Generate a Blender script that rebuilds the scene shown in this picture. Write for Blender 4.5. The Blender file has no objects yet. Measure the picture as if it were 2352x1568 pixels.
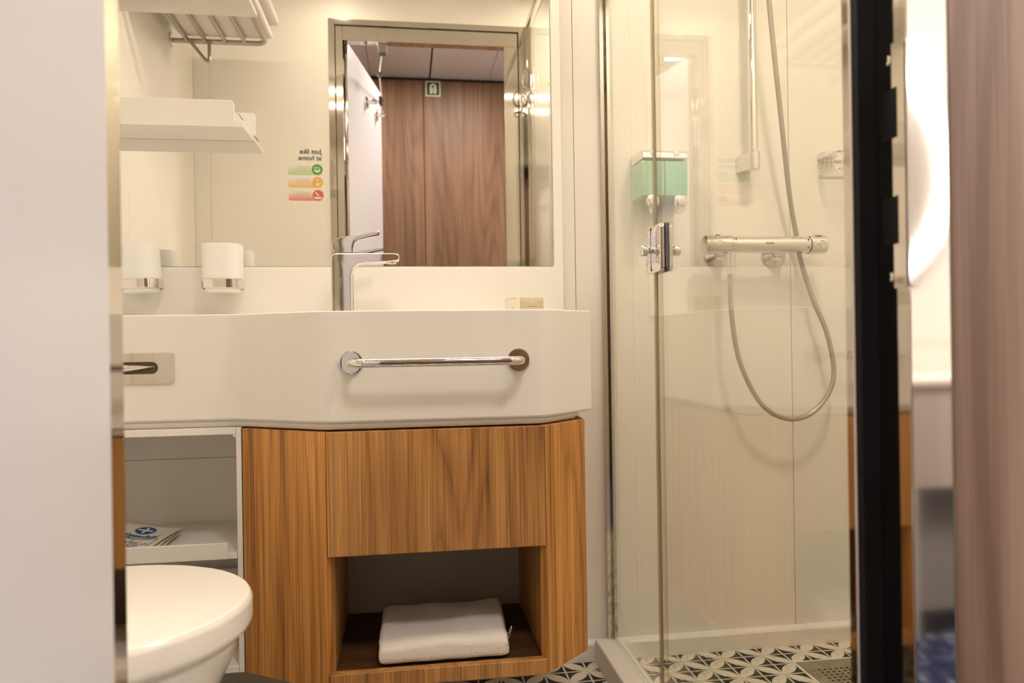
import bpy, bmesh, math, random
from mathutils import Vector, Matrix
random.seed(7)
S = bpy.context.scene
COL = S.collection
PI = math.pi

# ------------------------------------------------------------------ camera
cam_d = bpy.data.cameras.new('camera'); cam = bpy.data.objects.new('camera', cam_d); COL.objects.link(cam)
psi, rl = math.radians(8.17), 0.015
F = Vector((math.sin(psi), math.cos(psi), 0)); R0 = Vector((math.cos(psi), -math.sin(psi), 0)); ZZ = Vector((0, 0, 1))
R = R0*math.cos(rl) - ZZ*math.sin(rl); U = ZZ*math.cos(rl) + R0*math.sin(rl)
cam.matrix_world = Matrix(((R.x, U.x, -F.x, 0), (R.y, U.y, -F.y, 0), (R.z, U.z, -F.z, .79), (0, 0, 0, 1)))
cam_d.sensor_width = 36; cam_d.lens = 36*1700/2352; cam_d.clip_start = .01
cam_d.dof.use_dof = True; cam_d.dof.focus_distance = 1.42; cam_d.dof.aperture_fstop = 4.6
S.camera = cam
# ------------------------------------------------------------------ world, exposure
w = bpy.data.worlds.new('world'); S.world = w; w.use_nodes = True
w.node_tree.nodes['Background'].inputs[0].default_value = (1, .9, .8, 1)
w.node_tree.nodes['Background'].inputs[1].default_value = .02
S.view_settings.view_transform = 'Standard'; S.view_settings.look = 'None'
S.view_settings.exposure = 0.0; S.view_settings.gamma = 1; S.view_settings.use_curve_mapping = False
LED = 70.0      # linear ceiling light of the bathroom
SPOT = 68.0     # round downlights of the bathroom; the shower one is an added fill
HALL = 330.0     # round downlights of the corridor
CABIN = 58.0    # added, unseen fill light of the cabin
WARM = (1, .85, .64); NEUT = (1, .89, .82)

# ------------------------------------------------------------------ materials
def newmat(name):
    m = bpy.data.materials.new(name); m.use_nodes = True
    return m, m.node_tree, m.node_tree.nodes['Principled BSDF']
def flat(name, c, rough=.5, metal=0, spec=.5, bump=0, bscale=300, coat=0, trans=0, ior=1.45, sss=0):
    m, t, b = newmat(name)
    b.inputs['Base Color'].default_value = (*c, 1); b.inputs['Roughness'].default_value = rough
    b.inputs['Metallic'].default_value = metal; b.inputs['Specular IOR Level'].default_value = spec
    b.inputs['Coat Weight'].default_value = coat; b.inputs['Transmission Weight'].default_value = trans
    b.inputs['IOR'].default_value = ior
    if sss:
        b.inputs['Subsurface Weight'].default_value = sss; b.inputs['Subsurface Radius'].default_value = (.02, .015, .01)
        b.inputs['Subsurface Scale'].default_value = .5
    tc = t.nodes.new('ShaderNodeTexCoord'); n = t.nodes.new('ShaderNodeTexNoise')
    n.inputs['Scale'].default_value = bscale; n.inputs['Detail'].default_value = 3
    t.links.new(tc.outputs['Object'], n.inputs['Vector'])
    if bump:
        bp = t.nodes.new('ShaderNodeBump'); bp.inputs['Strength'].default_value = bump; bp.inputs['Distance'].default_value = .001
        t.links.new(n.outputs['Fac'], bp.inputs['Height']); t.links.new(bp.outputs[0], b.inputs['Normal'])
    else:
        mr = t.nodes.new('ShaderNodeMapRange'); mr.inputs['To Min'].default_value = rough*.92; mr.inputs['To Max'].default_value = min(1, rough*1.08)
        t.links.new(n.outputs['Fac'], mr.inputs['Value']); t.links.new(mr.outputs[0], b.inputs['Roughness'])
    return m
def emis(name, c, s):
    m = bpy.data.materials.new(name); m.use_nodes = True; t = m.node_tree; t.nodes.clear()
    e = t.nodes.new('ShaderNodeEmission'); o = t.nodes.new('ShaderNodeOutputMaterial')
    e.inputs[0].default_value = (*c, 1); e.inputs[1].default_value = s; t.links.new(e.outputs[0], o.inputs[0]); return m
def math_node(t, op, a, b=None):
    n = t.nodes.new('ShaderNodeMath'); n.operation = op
    for i, v in enumerate((a, b)):
        if v is None: continue
        if isinstance(v, (int, float)): n.inputs[i].default_value = v
        else: t.links.new(v, n.inputs[i])
    return n.outputs[0]
def wood(name, dark, mid, light, rough=.45, seed=0, coarse=1.0, fine=.38, vertical=True, bump=.25, fig=.09, streak=.50):
    m, t, b = newmat(name)
    tc = t.nodes.new('ShaderNodeTexCoord')
    def noise(sc, detail, dist=0):
        mp = t.nodes.new('ShaderNodeMapping'); mp.inputs['Scale'].default_value = sc if vertical else (sc[2], sc[1], sc[0])
        mp.inputs['Location'].default_value = (seed, seed*1.7, seed*.3)
        n = t.nodes.new('ShaderNodeTexNoise'); n.inputs['Scale'].default_value = 1; n.inputs['Detail'].default_value = detail
        n.inputs['Distortion'].default_value = dist
        t.links.new(tc.outputs['Object'], mp.inputs['Vector']); t.links.new(mp.outputs[0], n.inputs['Vector']); return n.outputs['Fac']
    n1 = noise((22*coarse, 22*coarse, .9), 4, .25)
    n2 = noise((330, 330, 4), 2)
    n3 = noise((5*coarse, 5*coarse, .45), 1.5, .15)
    rings = math_node(t, 'PINGPONG', math_node(t, 'MULTIPLY', n3, 16), .5)
    rings = math_node(t, 'MULTIPLY', rings, 2)
    v = math_node(t, 'ADD', math_node(t, 'MULTIPLY', n1, streak), math_node(t, 'MULTIPLY', n2, fine))
    lines = math_node(t, 'POWER', math_node(t, 'SUBTRACT', 1, rings), 5)
    v = math_node(t, 'ADD', v, math_node(t, 'MULTIPLY', rings, .08))
    v = math_node(t, 'SUBTRACT', v, math_node(t, 'MULTIPLY', lines, fig))
    cr = t.nodes.new('ShaderNodeValToRGB'); e = cr.color_ramp.elements
    e[0].position = .31; e[0].color = (*dark, 1); e[1].position = .68; e[1].color = (*light, 1)
    k = e.new(.50); k.color = (*mid, 1)
    t.links.new(v, cr.inputs[0]); t.links.new(cr.outputs[0], b.inputs['Base Color'])
    b.inputs['Roughness'].default_value = rough
    bp = t.nodes.new('ShaderNodeBump'); bp.inputs['Strength'].default_value = bump; bp.inputs['Distance'].default_value = .0006
    t.links.new(n2, bp.inputs['Height']); t.links.new(bp.outputs[0], b.inputs['Normal'])
    return m
def arch_glass(name, tint, ior=1.5, rough=0.0):
    m = bpy.data.materials.new(name); m.use_nodes = True; t = m.node_tree; t.nodes.clear()
    o = t.nodes.new('ShaderNodeOutputMaterial'); mix = t.nodes.new('ShaderNodeMixShader')
    tr = t.nodes.new('ShaderNodeBsdfTransparent'); gl = t.nodes.new('ShaderNodeBsdfGlossy'); fr = t.nodes.new('ShaderNodeFresnel')
    ge = t.nodes.new('ShaderNodeNewGeometry')
    i = math_node(t, 'ADD', math_node(t, 'MULTIPLY', ge.outputs['Backfacing'], 1/ior-ior), ior)
    t.links.new(i, fr.inputs['IOR']); tr.inputs[0].default_value = (*tint, 1); gl.inputs['Roughness'].default_value = rough
    gl.inputs[0].default_value = (1, 1, 1, 1)
    t.links.new(fr.outputs[0], mix.inputs[0]); t.links.new(tr.outputs[0], mix.inputs[1]); t.links.new(gl.outputs[0], mix.inputs[2])
    t.links.new(mix.outputs[0], o.inputs[0]); return m

WHITE = flat('solid_surface_white', (.88, .855, .81), .32)
LAM = flat('white_laminate', (.88, .85, .80), .4)
WALL = flat('cream_wall_panel', (.86, .82, .76), .38, bump=.02)
JOINT = flat('wall_joint', (.55, .5, .43), .6)
CERAM = flat('ceramic_glaze', (.86, .83, .78), .08, coat=.5)
LIDM = flat('toilet_lid_plastic', (.87, .83, .77), .16)
MIRR = flat('mirror_silver', (.90, .89, .86), .0, 1)
CHROME = flat('chrome', (.80, .78, .76), .04, 1)
STEEL = flat('polished_stainless', (.66, .61, .55), .06, 1)
BRUSH = flat('brushed_stainless', (.50, .46, .40), .28, 1, bump=.05)
HOSE = flat('grey_shower_hose', (.42, .38, .33), .3, .4)
BLACK = flat('black_rubber', (.006, .006, .007), .6, spec=.2)
DARKG = flat('dark_plastic', (.03, .03, .03), .5)
GREYP = flat('grey_plastic', (.13, .125, .11), .5)
DOORW = flat('door_white_laminate', (.61, .60, .62), .35)
CARP_E = flat('ceiling_panel_white', (.90, .86, .83), .5)
TOWEL = flat('terry_towel', (.94, .89, .84), 1, spec=.1, bump=1.0, bscale=900)
FROST = flat('frosted_glass', (.93, .90, .85), .45, spec=.4, sss=.6)
PAPER = flat('paper_bag_stock', (.72, .66, .56), .8)
INKB = flat('blue_ink', (.02, .10, .26), .7)
INKD = flat('dark_ink', (.04, .04, .04), .7)
INKG = flat('grey_ink', (.45, .42, .38), .7)
CARD = flat('soap_carton_white', (.84, .79, .68), .6)
CARDB = flat('soap_carton_beige', (.62, .52, .36), .6)
CARDL = flat('soap_carton_print', (.82, .76, .60), .6)
SHEET = flat('sticker_sheet', (.86, .82, .76), .4)
GREEN = flat('print_green', (.07, .33, .05), .5)
YEL = flat('print_yellow', (.80, .46, .12), .5)
RED = flat('print_red', (.62, .13, .10), .5)
SIGNG = flat('sign_green', (.0, .07, .035), .5)
SIGNW = flat('sign_cream', (.72, .66, .50), .5)
WOODC = wood('cabinet_wood', (.22, .088, .016), (.56, .248, .058), (.80, .41, .120), rough=.5, coarse=1.5, fine=.50, fig=.07, streak=.42)
WOODC2 = wood('cabinet_wood_drawer', (.19, .080, .020), (.43, .202, .060), (.64, .34, .112), rough=.5, seed=3.3, coarse=1.3, fine=.54, fig=.07, streak=.42)
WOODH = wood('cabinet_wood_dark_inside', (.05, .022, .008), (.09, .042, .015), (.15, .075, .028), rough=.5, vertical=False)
WOODW = wood('corridor_wood', (.13, .066, .032), (.235, .128, .068), (.31, .185, .108), rough=.5, seed=8, coarse=.9, fine=.30, fig=.03)
WOODF = wood('corridor_wood_grey', (.17, .100, .062), (.30, .195, .135), (.40, .28, .205), rough=.55, seed=5, coarse=.8, fine=.25)
WOODL = wood('desk_pale_wood', (.70, .62, .54), (.82, .75, .67), (.88, .83, .76), rough=.5, seed=2, coarse=.6, fine=.3)
GLASS = arch_glass('shower_glass', (.97, .98, .965))
TANK = arch_glass('clear_tank', (.93, .94, .92), 1.45)
SEALM = arch_glass('clear_seal', (.88, .84, .78), 1.4, .12)
EDGE = flat('glass_edge_green', (.42, .42, .36), .2)
LIQ = flat('mint_liquid', (.33, .68, .47), .3, sss=.0)

def tile_mat():
    m, t, b = newmat('petal_tile')
    uv = t.nodes.new('ShaderNodeTexCoord'); sp = t.nodes.new('ShaderNodeSeparateXYZ'); t.links.new(uv.outputs['UV'], sp.inputs[0])
    u, v = sp.outputs[0], sp.outputs[1]
    def d2(cx, cy):
        a = math_node(t, 'SUBTRACT', u, cx); c = math_node(t, 'SUBTRACT', v, cy)
        return math_node(t, 'ADD', math_node(t, 'MULTIPLY', a, a), math_node(t, 'MULTIPLY', c, c))
    f = math_node(t, 'MULTIPLY', math_node(t, 'LESS_THAN', d2(1, 0), .985), math_node(t, 'LESS_THAN', d2(0, 1), .985))
    # thin cream line round the cell
    e1 = math_node(t, 'MINIMUM', math_node(t, 'MINIMUM', u, v), math_node(t, 'SUBTRACT', 1, math_node(t, 'MAXIMUM', u, v)))
    f = math_node(t, 'MAXIMUM', f, math_node(t, 'LESS_THAN', e1, .03))
    n = t.nodes.new('ShaderNodeTexNoise'); n.inputs['Scale'].default_value = 60; t.links.new(uv.outputs['Object'], n.inputs['Vector'])
    mr = t.nodes.new('ShaderNodeMapRange'); mr.inputs['To Min'].default_value = .6; mr.inputs['To Max'].default_value = 1.6
    t.links.new(n.outputs['Fac'], mr.inputs['Value'])
    dk = t.nodes.new('ShaderNodeMix'); dk.data_type = 'RGBA'; dk.blend_type = 'MULTIPLY'; dk.inputs['Factor'].default_value = 1
    dk.inputs['A'].default_value = (.014, .013, .008, 1); cc = t.nodes.new('ShaderNodeCombineXYZ')
    for i in range(3): t.links.new(mr.outputs[0], cc.inputs[i])
    t.links.new(cc.outputs[0], dk.inputs['B'])
    mx = t.nodes.new('ShaderNodeMix'); mx.data_type = 'RGBA'; t.links.new(f, mx.inputs['Factor'])
    t.links.new(dk.outputs['Result'], mx.inputs['A']); mx.inputs['B'].default_value = (.78, .72, .62, 1)
    t.links.new(mx.outputs['Result'], b.inputs['Base Color']); b.inputs['Roughness'].default_value = .45; b.inputs['Specular IOR Level'].default_value = .3
    return m
TILE = tile_mat()
def carpet_mat():
    m, t, b = newmat('blue_carpet')
    tc = t.nodes.new('ShaderNodeTexCoord'); v = t.nodes.new('ShaderNodeTexVoronoi'); v.feature = 'DISTANCE_TO_EDGE'; v.inputs['Scale'].default_value = 13
    n = t.nodes.new('ShaderNodeTexNoise'); n.inputs['Scale'].default_value = 45; n.inputs['Detail'].default_value = 4
    t.links.new(tc.outputs['Object'], v.inputs['Vector']); t.links.new(tc.outputs['Object'], n.inputs['Vector'])
    v2 = t.nodes.new('ShaderNodeTexVoronoi'); v2.inputs['Scale'].default_value = 13; t.links.new(tc.outputs['Object'], v2.inputs['Vector'])
    f = math_node(t, 'MULTIPLY', math_node(t, 'LESS_THAN', v.outputs['Distance'], .045), math_node(t, 'GREATER_THAN', n.outputs['Fac'], .50))
    g = math_node(t, 'MULTIPLY', math_node(t, 'LESS_THAN', v2.outputs['Distance'], .16), math_node(t, 'GREATER_THAN', n.outputs['Fac'], .46))
    f = math_node(t, 'MAXIMUM', f, g)
    mx = t.nodes.new('ShaderNodeMix'); mx.data_type = 'RGBA'; t.links.new(f, mx.inputs['Factor'])
    mx.inputs['A'].default_value = (.002, .009, .060, 1); mx.inputs['B'].default_value = (.34, .38, .44, 1)
    t.links.new(mx.outputs['Result'], b.inputs['Base Color']); b.inputs['Roughness'].default_value = 1
    bp = t.nodes.new('ShaderNodeBump'); bp.inputs['Strength'].default_value = .6; t.links.new(n.outputs['Fac'], bp.inputs['Height']); t.links.new(bp.outputs[0], b.inputs['Normal'])
    return m
CARPET = carpet_mat()
def grad_mat(name, c):
    # printed pill: colour fading to the sheet colour towards its top edge (flat print)
    m, t, b = newmat(name); tc = t.nodes.new('ShaderNodeTexCoord'); sp = t.nodes.new('ShaderNodeSeparateXYZ')
    t.links.new(tc.outputs['Generated'], sp.inputs[0]); cr = t.nodes.new('ShaderNodeValToRGB')
    cr.color_ramp.elements[0].position = .05; cr.color_ramp.elements[0].color = (*c, 1)
    cr.color_ramp.elements[1].position = .9; cr.color_ramp.elements[1].color = (.86, .82, .76, 1)
    t.links.new(sp.outputs[2], cr.inputs[0]); t.links.new(cr.outputs[0], b.inputs['Base Color']); b.inputs['Roughness'].default_value = .5
    return m

# ------------------------------------------------------------------ helpers
WORLD = {}      # object name -> world offset of its origin (all unrotated unless built in local space)
def finish(bm, smooth=True, angle=.6):
    bmesh.ops.remove_doubles(bm, verts=bm.verts, dist=1e-6)
    bmesh.ops.recalc_face_normals(bm, faces=bm.faces)
    if smooth:
        for f in bm.faces: f.smooth = True
        for e in bm.edges:
            if len(e.link_faces) == 2 and e.calc_face_angle(0) > angle: e.smooth = False
def tag(o, label=None, cat=None, group=None, kind=None):
    if label: o['label'] = label
    if cat: o['category'] = cat
    if group: o['group'] = group
    if kind: o['kind'] = kind
    return o
def obj(name, bm, mat, parent=None, local=False, smooth=True, recalc=True, **kw):
    """link bm as one mesh; verts are in world space unless local"""
    if recalc: finish(bm, smooth)
    me = bpy.data.meshes.new(name)
    if parent is not None: off = WORLD.get(parent.name, Vector((0, 0, 0)))
    else:
        xs = [v.co for v in bm.verts]
        off = Vector(((min(c.x for c in xs)+max(c.x for c in xs))/2, (min(c.y for c in xs)+max(c.y for c in xs))/2, min(c.z for c in xs))) if not local else Vector((0, 0, 0))
    if not local: bmesh.ops.translate(bm, verts=bm.verts, vec=-off)
    bm.to_mesh(me); bm.free(); me.materials.append(mat)
    o = bpy.data.objects.new(name, me); COL.objects.link(o)
    if parent is not None: o.parent = parent; WORLD[o.name] = off
    else: o.location = off; WORLD[o.name] = off
    if smooth and recalc:
        wn = o.modifiers.new('wn', 'WEIGHTED_NORMAL'); wn.keep_sharp = True; wn.weight = 100
    tag(o, **kw); return o
def thing(name, loc, label, cat, group=None, rot=None):
    o = bpy.data.objects.new(name, None); COL.objects.link(o); o.location = loc; o.empty_display_size = .05
    if rot: o.rotation_euler = rot
    WORLD[o.name] = Vector(loc); tag(o, label, cat, group); return o
def BM(): return bmesh.new()
def box(bm, x0, x1, y0, y1, z0, z1, bev=0, seg=2):
    b = bmesh.new(); bmesh.ops.create_cube(b, size=1)
    for v in b.verts:
        v.co = Vector(((x0+x1)/2+v.co.x*(x1-x0), (y0+y1)/2+v.co.y*(y1-y0), (z0+z1)/2+v.co.z*(z1-z0)))
    if bev: bmesh.ops.bevel(b, geom=list(b.edges), offset=bev, segments=seg, affect='EDGES', profile=.5)
    merge(bm, b); return bm
def merge(bm, b):
    me = bpy.data.meshes.new('tmp'); b.to_mesh(me); b.free(); bm.from_mesh(me); bpy.data.meshes.remove(me)
def prism(bm, poly, a0, a1, axis='z', bev=0, seg=2, bev_all=True):
    """poly of 2D points extruded along axis from a0 to a1"""
    b = bmesh.new()
    def mk(p, a): return {'z': (p[0], p[1], a), 'y': (p[0], a, p[1]), 'x': (a, p[0], p[1])}[axis]
    lo = [b.verts.new(mk(p, a0)) for p in poly]; hi = [b.verts.new(mk(p, a1)) for p in poly]
    n = len(poly); b.faces.new(lo); b.faces.new(hi)
    for i in range(n): b.faces.new((lo[i], lo[(i+1) % n], hi[(i+1) % n], hi[i]))
    bmesh.ops.recalc_face_normals(b, faces=b.faces)
    if bev:
        es = [e for e in b.edges if e.calc_face_angle(0) > .35]
        bmesh.ops.bevel(b, geom=es, offset=bev, segments=seg, affect='EDGES', profile=.5)
    merge(bm, b); return bm
def loft(bm, rings, cap=True):
    vs = [[bm.verts.new(p) for p in r] for r in rings]; n = len(rings[0])
    for a, c in zip(vs, vs[1:]):
        for i in range(n): bm.faces.new((a[i], a[(i+1) % n], c[(i+1) % n], c[i]))
    if cap: bm.faces.new(vs[0][::-1]); bm.faces.new(vs[-1])
    return bm
def frame_of(d):
    d = Vector(d).normalized(); a = Vector((0, 0, 1)) if abs(d.z) < .9 else Vector((1, 0, 0))
    u = d.cross(a).normalized(); return u, d.cross(u).normalized()
def cyl(bm, p0, p1, r, r2=None, seg=24, cap=True):
    p0, p1 = Vector(p0), Vector(p1); u, v = frame_of(p1-p0); r2 = r if r2 is None else r2
    loft(bm, [[p+(u*math.cos(2*PI*i/seg)+v*math.sin(2*PI*i/seg))*rr for i in range(seg)] for p, rr in ((p0, r), (p1, r2))], cap); return bm
def lathe(bm, c, axis, prof, seg=32):
    """prof: list of (distance along axis, radius)"""
    c = Vector(c); d = Vector(axis).normalized(); u, v = frame_of(d)
    loft(bm, [[c+d*a+(u*math.cos(2*PI*i/seg)+v*math.sin(2*PI*i/seg))*max(r, 1e-5) for i in range(seg)] for a, r in prof], True); return bm
def smooth_path(pts, n=8):
    pts = [Vector(p) for p in pts]; out = []
    for i in range(len(pts)-1):
        p0 = pts[max(i-1, 0)]; p1 = pts[i]; p2 = pts[i+1]; p3 = pts[min(i+2, len(pts)-1)]
        for k in range(n):
            t = k/n; out.append(.5*((2*p1)+(p2-p0)*t+(2*p0-5*p1+4*p2-p3)*t*t+(3*p1-p0-3*p2+p3)*t**3))
    return out+[pts[-1]]
def tube(bm, pts, r, seg=12):
    pts = [Vector(p) for p in pts]; u = None; rings = []
    for i, p in enumerate(pts):
        d = (pts[min(i+1, len(pts)-1)]-pts[max(i-1, 0)]).normalized()
        if u is None: u, v = frame_of(d)
        else:
            u = (u-d*u.dot(d)).normalized(); v = d.cross(u)
        rings.append([p+(u*math.cos(2*PI*k/seg)+v*math.sin(2*PI*k/seg))*r for k in range(seg)])
    loft(bm, rings); return bm
def round_rect(x0, x1, y0, y1, r, n=6):
    out = []
    for cx, cy, a in ((x1-r, y1-r, 0), (x0+r, y1-r, PI/2), (x0+r, y0+r, PI), (x1-r, y0+r, 1.5*PI)):
        for k in range(n+1): out.append((cx+r*math.cos(a+PI/2*k/n), cy+r*math.sin(a+PI/2*k/n)))
    return out
def text_bm(s, size, thick=.0002, bold=0.0, align='LEFT', space=1.0, font_shear=0):
    c = bpy.data.curves.new('t', 'FONT'); c.body = s; c.size = size; c.extrude = thick; c.offset = bold; c.align_x = align
    c.space_line = space; c.shear = font_shear; c.resolution_u = 3
    o = bpy.data.objects.new('t', c); COL.objects.link(o)
    me = bpy.data.meshes.new_from_object(o); bm = bmesh.new(); bm.from_mesh(me)
    bpy.data.objects.remove(o); bpy.data.curves.remove(c); bpy.data.meshes.remove(me); return bm
def xf(bm, M): bmesh.ops.transform(bm, matrix=M, verts=bm.verts); return bm
def disc_light(name, x, y, z, r, mat, label, nz=-1):
    t = thing(name, (x, y, z), label, 'ceiling light', 'round recessed downlights')
    obj('bezel', lathe(BM(), (x, y, z), (0, 0, -1), [(0, r*1.25), (.004, r*1.22), (.006, r*1.05), (.003, r)], 40), CHROME, t)
    obj('diffuser', lathe(BM(), (x, y, z), (0, 0, -1), [(.001, r), (.0045, r)], 40), mat, t)

YW, YM, YD, YO = 1.80, 1.785, .635, .575      # back wall, mirror face, door wall inside / outside
XLW, XRW = -.78, 1.30                          # side walls
XL, XR, ZH = -.226, .405, 1.968                # door opening
ZC, ZCC = 2.165, 2.24                           # ceilings

# ------------------------------------------------------------------ structure
def wall(name, bm_base, panels, mat=WALL, base=JOINT):
    o = obj(name, bm_base, base, kind='structure')
    for p in panels: obj('panel', box(BM(), *p, bev=.0008, seg=1), mat, o)
    return o
g = .0007
wall('wall_back', box(BM(), XLW-.05, XRW+.05, YW+.001, YW+.05, 0, ZC+.03),
     [(a+g, b-g, YW-.004, YW+.01, 0, ZC) for a, b in ((XLW, -.15), (-.15, .42), (.42, .99), (.99, XRW))])
wall('wall_left', box(BM(), XLW-.05, XLW-.001, YD-.04, YW+.0, 0, ZC+.03),
     [(XLW-.01, XLW, a+g, b-g, 0, ZC) for a, b in ((YD, 1.31), (1.31, YW-.005))])
wall('wall_right', box(BM(), XRW+.001, XRW+.05, YD-.04, YW+.0, 0, ZC+.03),
     [(XRW, XRW+.01, a+g, b-g, 0, ZC) for a, b in ((YD, 1.25), (1.25, YW-.005))])
b = BM()
for q in ((XLW-.05, XL-.05, YO, YD-.001, 0, ZCC+.05), (XR+.0595, XRW+.05, YO, YD-.001, 0, ZCC+.05), (XL-.05, XR+.0595, YO, YD-.001, ZH+.052, ZCC+.05)): box(b, *q)
wall('wall_front', b, [(XLW, -.721-g, YD-.006, YD, 0, ZC), (-.721+g, -.262, YD-.006, YD, 0, ZC), (.466, XRW, YD-.006, YD, 0, ZC), (-.262, .466, YD-.006, YD, 2.03, ZC)])
obj('ceiling', box(BM(), XLW-.05, XRW+.05, YD-.05, YW+.05, ZC, ZC+.03), WALL, kind='structure')
# bathroom floor: grout bed, petal tiles as pieces
TS = .0525
floor = obj('floor', box(BM(), XLW-.05, XRW+.05, YO, YW+.05, -.06, -.0009), flat('grout', (.74, .68, .58), .6), kind='structure')
def tile_bm(flip, x=0, y=0, bm=None):
    b = bm or BM(); h = TS/2-.0008; uvl = b.loops.layers.uv.verify()
    vs = [b.verts.new((x+sx*h, y+sy*h, z)) for z in (-.004, 0) for sx, sy in ((-1, -1), (1, -1), (1, 1), (-1, 1))]
    fs = [(4, 5, 6, 7), (0, 1, 5, 4), (1, 2, 6, 5), (2, 3, 7, 6), (3, 0, 4, 7)]
    for k, f in enumerate(fs):
        fc = b.faces.new([vs[i] for i in f])
        for lp in fc.loops:
            co = lp.vert.co; u = (co.x-x)/(2*h)+.5; v = (co.y-y)/(2*h)+.5
            lp[uvl].uv = ((1-u) if flip else u, v)
    return b
tm = []
for fl in (0, 1):
    b = tile_bm(fl); me = bpy.data.meshes.new('tile'); b.to_mesh(me); b.free(); me.materials.append(TILE); tm.append(me)
rest = BM()
DR = (.925, 1.135, 1.473, 1.683)
def lay(x_ref, y_ref, xa, xb, ya, yb, near):
    i0 = int(math.floor((xa-x_ref)/TS)); i1 = int(math.ceil((xb-x_ref)/TS)); j0 = int(math.floor((ya-y_ref)/TS)); j1 = int(math.ceil((yb-y_ref)/TS))
    for i in range(i0, i1):
        for j in range(j0, j1):
            x = x_ref+(i+.5)*TS; y = y_ref+(j+.5)*TS
            if x+TS/2 > xb+.04 or x-TS/2 < xa-.04 or y+TS/2 > yb+.04: continue
            if DR[0]-.01 < x < DR[1]+.01 and DR[2]-.01 < y < DR[3]+.01: continue
            fl = (i+j) % 2
            if near(x, y):
                o = bpy.data.objects.new('tile', tm[fl]); COL.objects.link(o); o.parent = floor; o.location = Vector((x, y, 0))-WORLD[floor.name]
            else: tile_bm(fl, x, y, rest)
lay(.6578, 1.735, .50, XRW, YD, 1.775, lambda x, y: y > 1.36 and x < 1.25)
lay(.418, 1.7287, XLW, .455, YD, 1.775, lambda x, y: y > 1.2 and x > .05)
obj('tile_field', rest, TILE, floor, kind='stuff', recalc=False)
# skirting along the walls (low curb-like baseboard)
obj('baseboard_back', prism(BM(), [(1.775, -.001), (1.775, .040), (1.779, .045), (YW-.002, .047), (YW-.002, -.001)], XLW+.001, XRW-.001, 'x', .001), WHITE, kind='structure')
obj('baseboard_left', box(BM(), XLW+.0005, XLW+.022, YD+.001, 1.774, 0, .045, .002), WHITE, kind='structure')
obj('baseboard_right', box(BM(), XRW-.022, XRW-.0005, YD+.001, 1.774, 0, .045, .002), WHITE, kind='structure')
# shower curb (solid white kerb under the glass)
obj('trim_1', prism(BM(), [(.449, 0), (.449, .048), (.453, .054), (.488, .054), (.489, .051), (.505, .051), (.506, .054), (.513, .054), (.517, .050), (.521, 0)], YD+.002, 1.776, 'y'), WHITE, kind='structure')

# stainless door frame: inner face band, black seal line, outer trim, rebated jambs
fr = obj('door_frame', box(BM(), XL-.054, XL-.030, YD-.002, YD+.004, 0, ZH+.083, .001, 1), STEEL)
tag(fr, 'polished stainless steel door frame around the bathroom doorway', 'door frame')
FR = fr
def fpart(name, bm, m, **k): return obj(name, bm, m, FR, **k)
fpart('outer_trim', box(BM(), XR+.060, XR+.084, YD-.002, YD+.004, 0, ZH+.083, .001, 1), STEEL)
fpart('outer_trim', box(BM(), XL-.030, XR+.060, YD-.002, YD+.004, ZH+.060, ZH+.083, .001, 1), STEEL)
fpart('face_band', box(BM(), XL-.027, XL, YO+.006, YD+.002, 0, ZH+.056, .001, 1), STEEL)
fpart('face_band', box(BM(), XL+.0002, XR+.0555, YO+.02, YD+.002, ZH+.0002, ZH+.056, .001, 1), STEEL)
fpart('black_seal_line', box(BM(), XL-.031, XL-.0262, YD-.004, YD+.003, 0, ZH+.061), BLACK)
fpart('black_seal_line', box(BM(), XR+.056, XR+.0605, YD-.004, YD+.003, 0, ZH+.061), BLACK)
fpart('black_seal_line', box(BM(), XL-.031, XR+.0605, YD-.004, YD+.003, ZH+.055, ZH+.0605), BLACK)
# latch jamb: stop with rounded nose, rebate face, front face
YS = .6246
fpart('door_stop', prism(BM(), [(XR, YD+.002), (XR, YS+.0015), (XR+.0015, YS), (.425, YS), (.4638, YS), (.4638, YD+.002)], 0, ZH, 'z', .0006, 2), STEEL)
fpart('latch_jamb', box(BM(), .425, .4638, YO, YS-.0005, 0, ZH, .0012, 2), STEEL)
fpart('rubber_gasket', prism(BM(), [(XR+.0015, YS-.0003), (.4247, YS-.0003), (.4247, .6165), (XR+.002, .6160)], 0, ZH, 'z'), BLACK)
# strike plate with two latch holes, two screws and a lip round the corner
sp = fpart('strike_plate', BM() if False else prism(BM(), round_rect(.5768, .6115, .8313, 1.045, .004), .4236, .4254, 'x', .0003, 1), STEEL)
obj('lip', xf(prism(BM(), round_rect(.4236, .4358, .8313, 1.045, .004), YO-.0018, YO-.0004, 'y', .0003, 1), Matrix.Identity(4)), STEEL, sp)
for z0, z1 in ((.9624, 1.0056), (.870, .9115)): obj('latch_hole', box(BM(), .4229, .4240, .5868, .606, z0, z1), BLACK, sp)
for z in (1.0318, .8416):
    s_ = lathe(BM(), (.4236, .5975, z), (-1, 0, 0), [(0, .0042), (.0008, .0040), (.0013, .0028), (.0010, .0012)], 20)
    obj('screw', s_, CHROME, sp)
# hinge plates and red label on the hinge jamb
for z in (1.87, 1.475, .45):
    h = fpart('hinge_plate', box(BM(), XL, XL+.0022, YO+.016, YD-.006, z-.03, z+.03, .0006, 1), BRUSH)
    for dy in (.012, .036):
        for dz in (-.016, .016): obj('screw', lathe(BM(), (XL+.0022, YO+.012+dy, z+dz), (1, 0, 0), [(0, .0032), (.0012, .0028), (.0016, .0012)], 14), CHROME, h)
lb = fpart('warning_label', box(BM(), XL, XL+.0004, YO+.022, YD-.012, 1.60, 1.72), SHEET)
rb = BM()
for k in range(7): box(rb, XL+.0004, XL+.0008, YO+.026, YD-.018-.004*(k % 3), 1.625+k*.012, 1.629+k*.012)
obj('red_print', rb, RED, lb)
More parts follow.
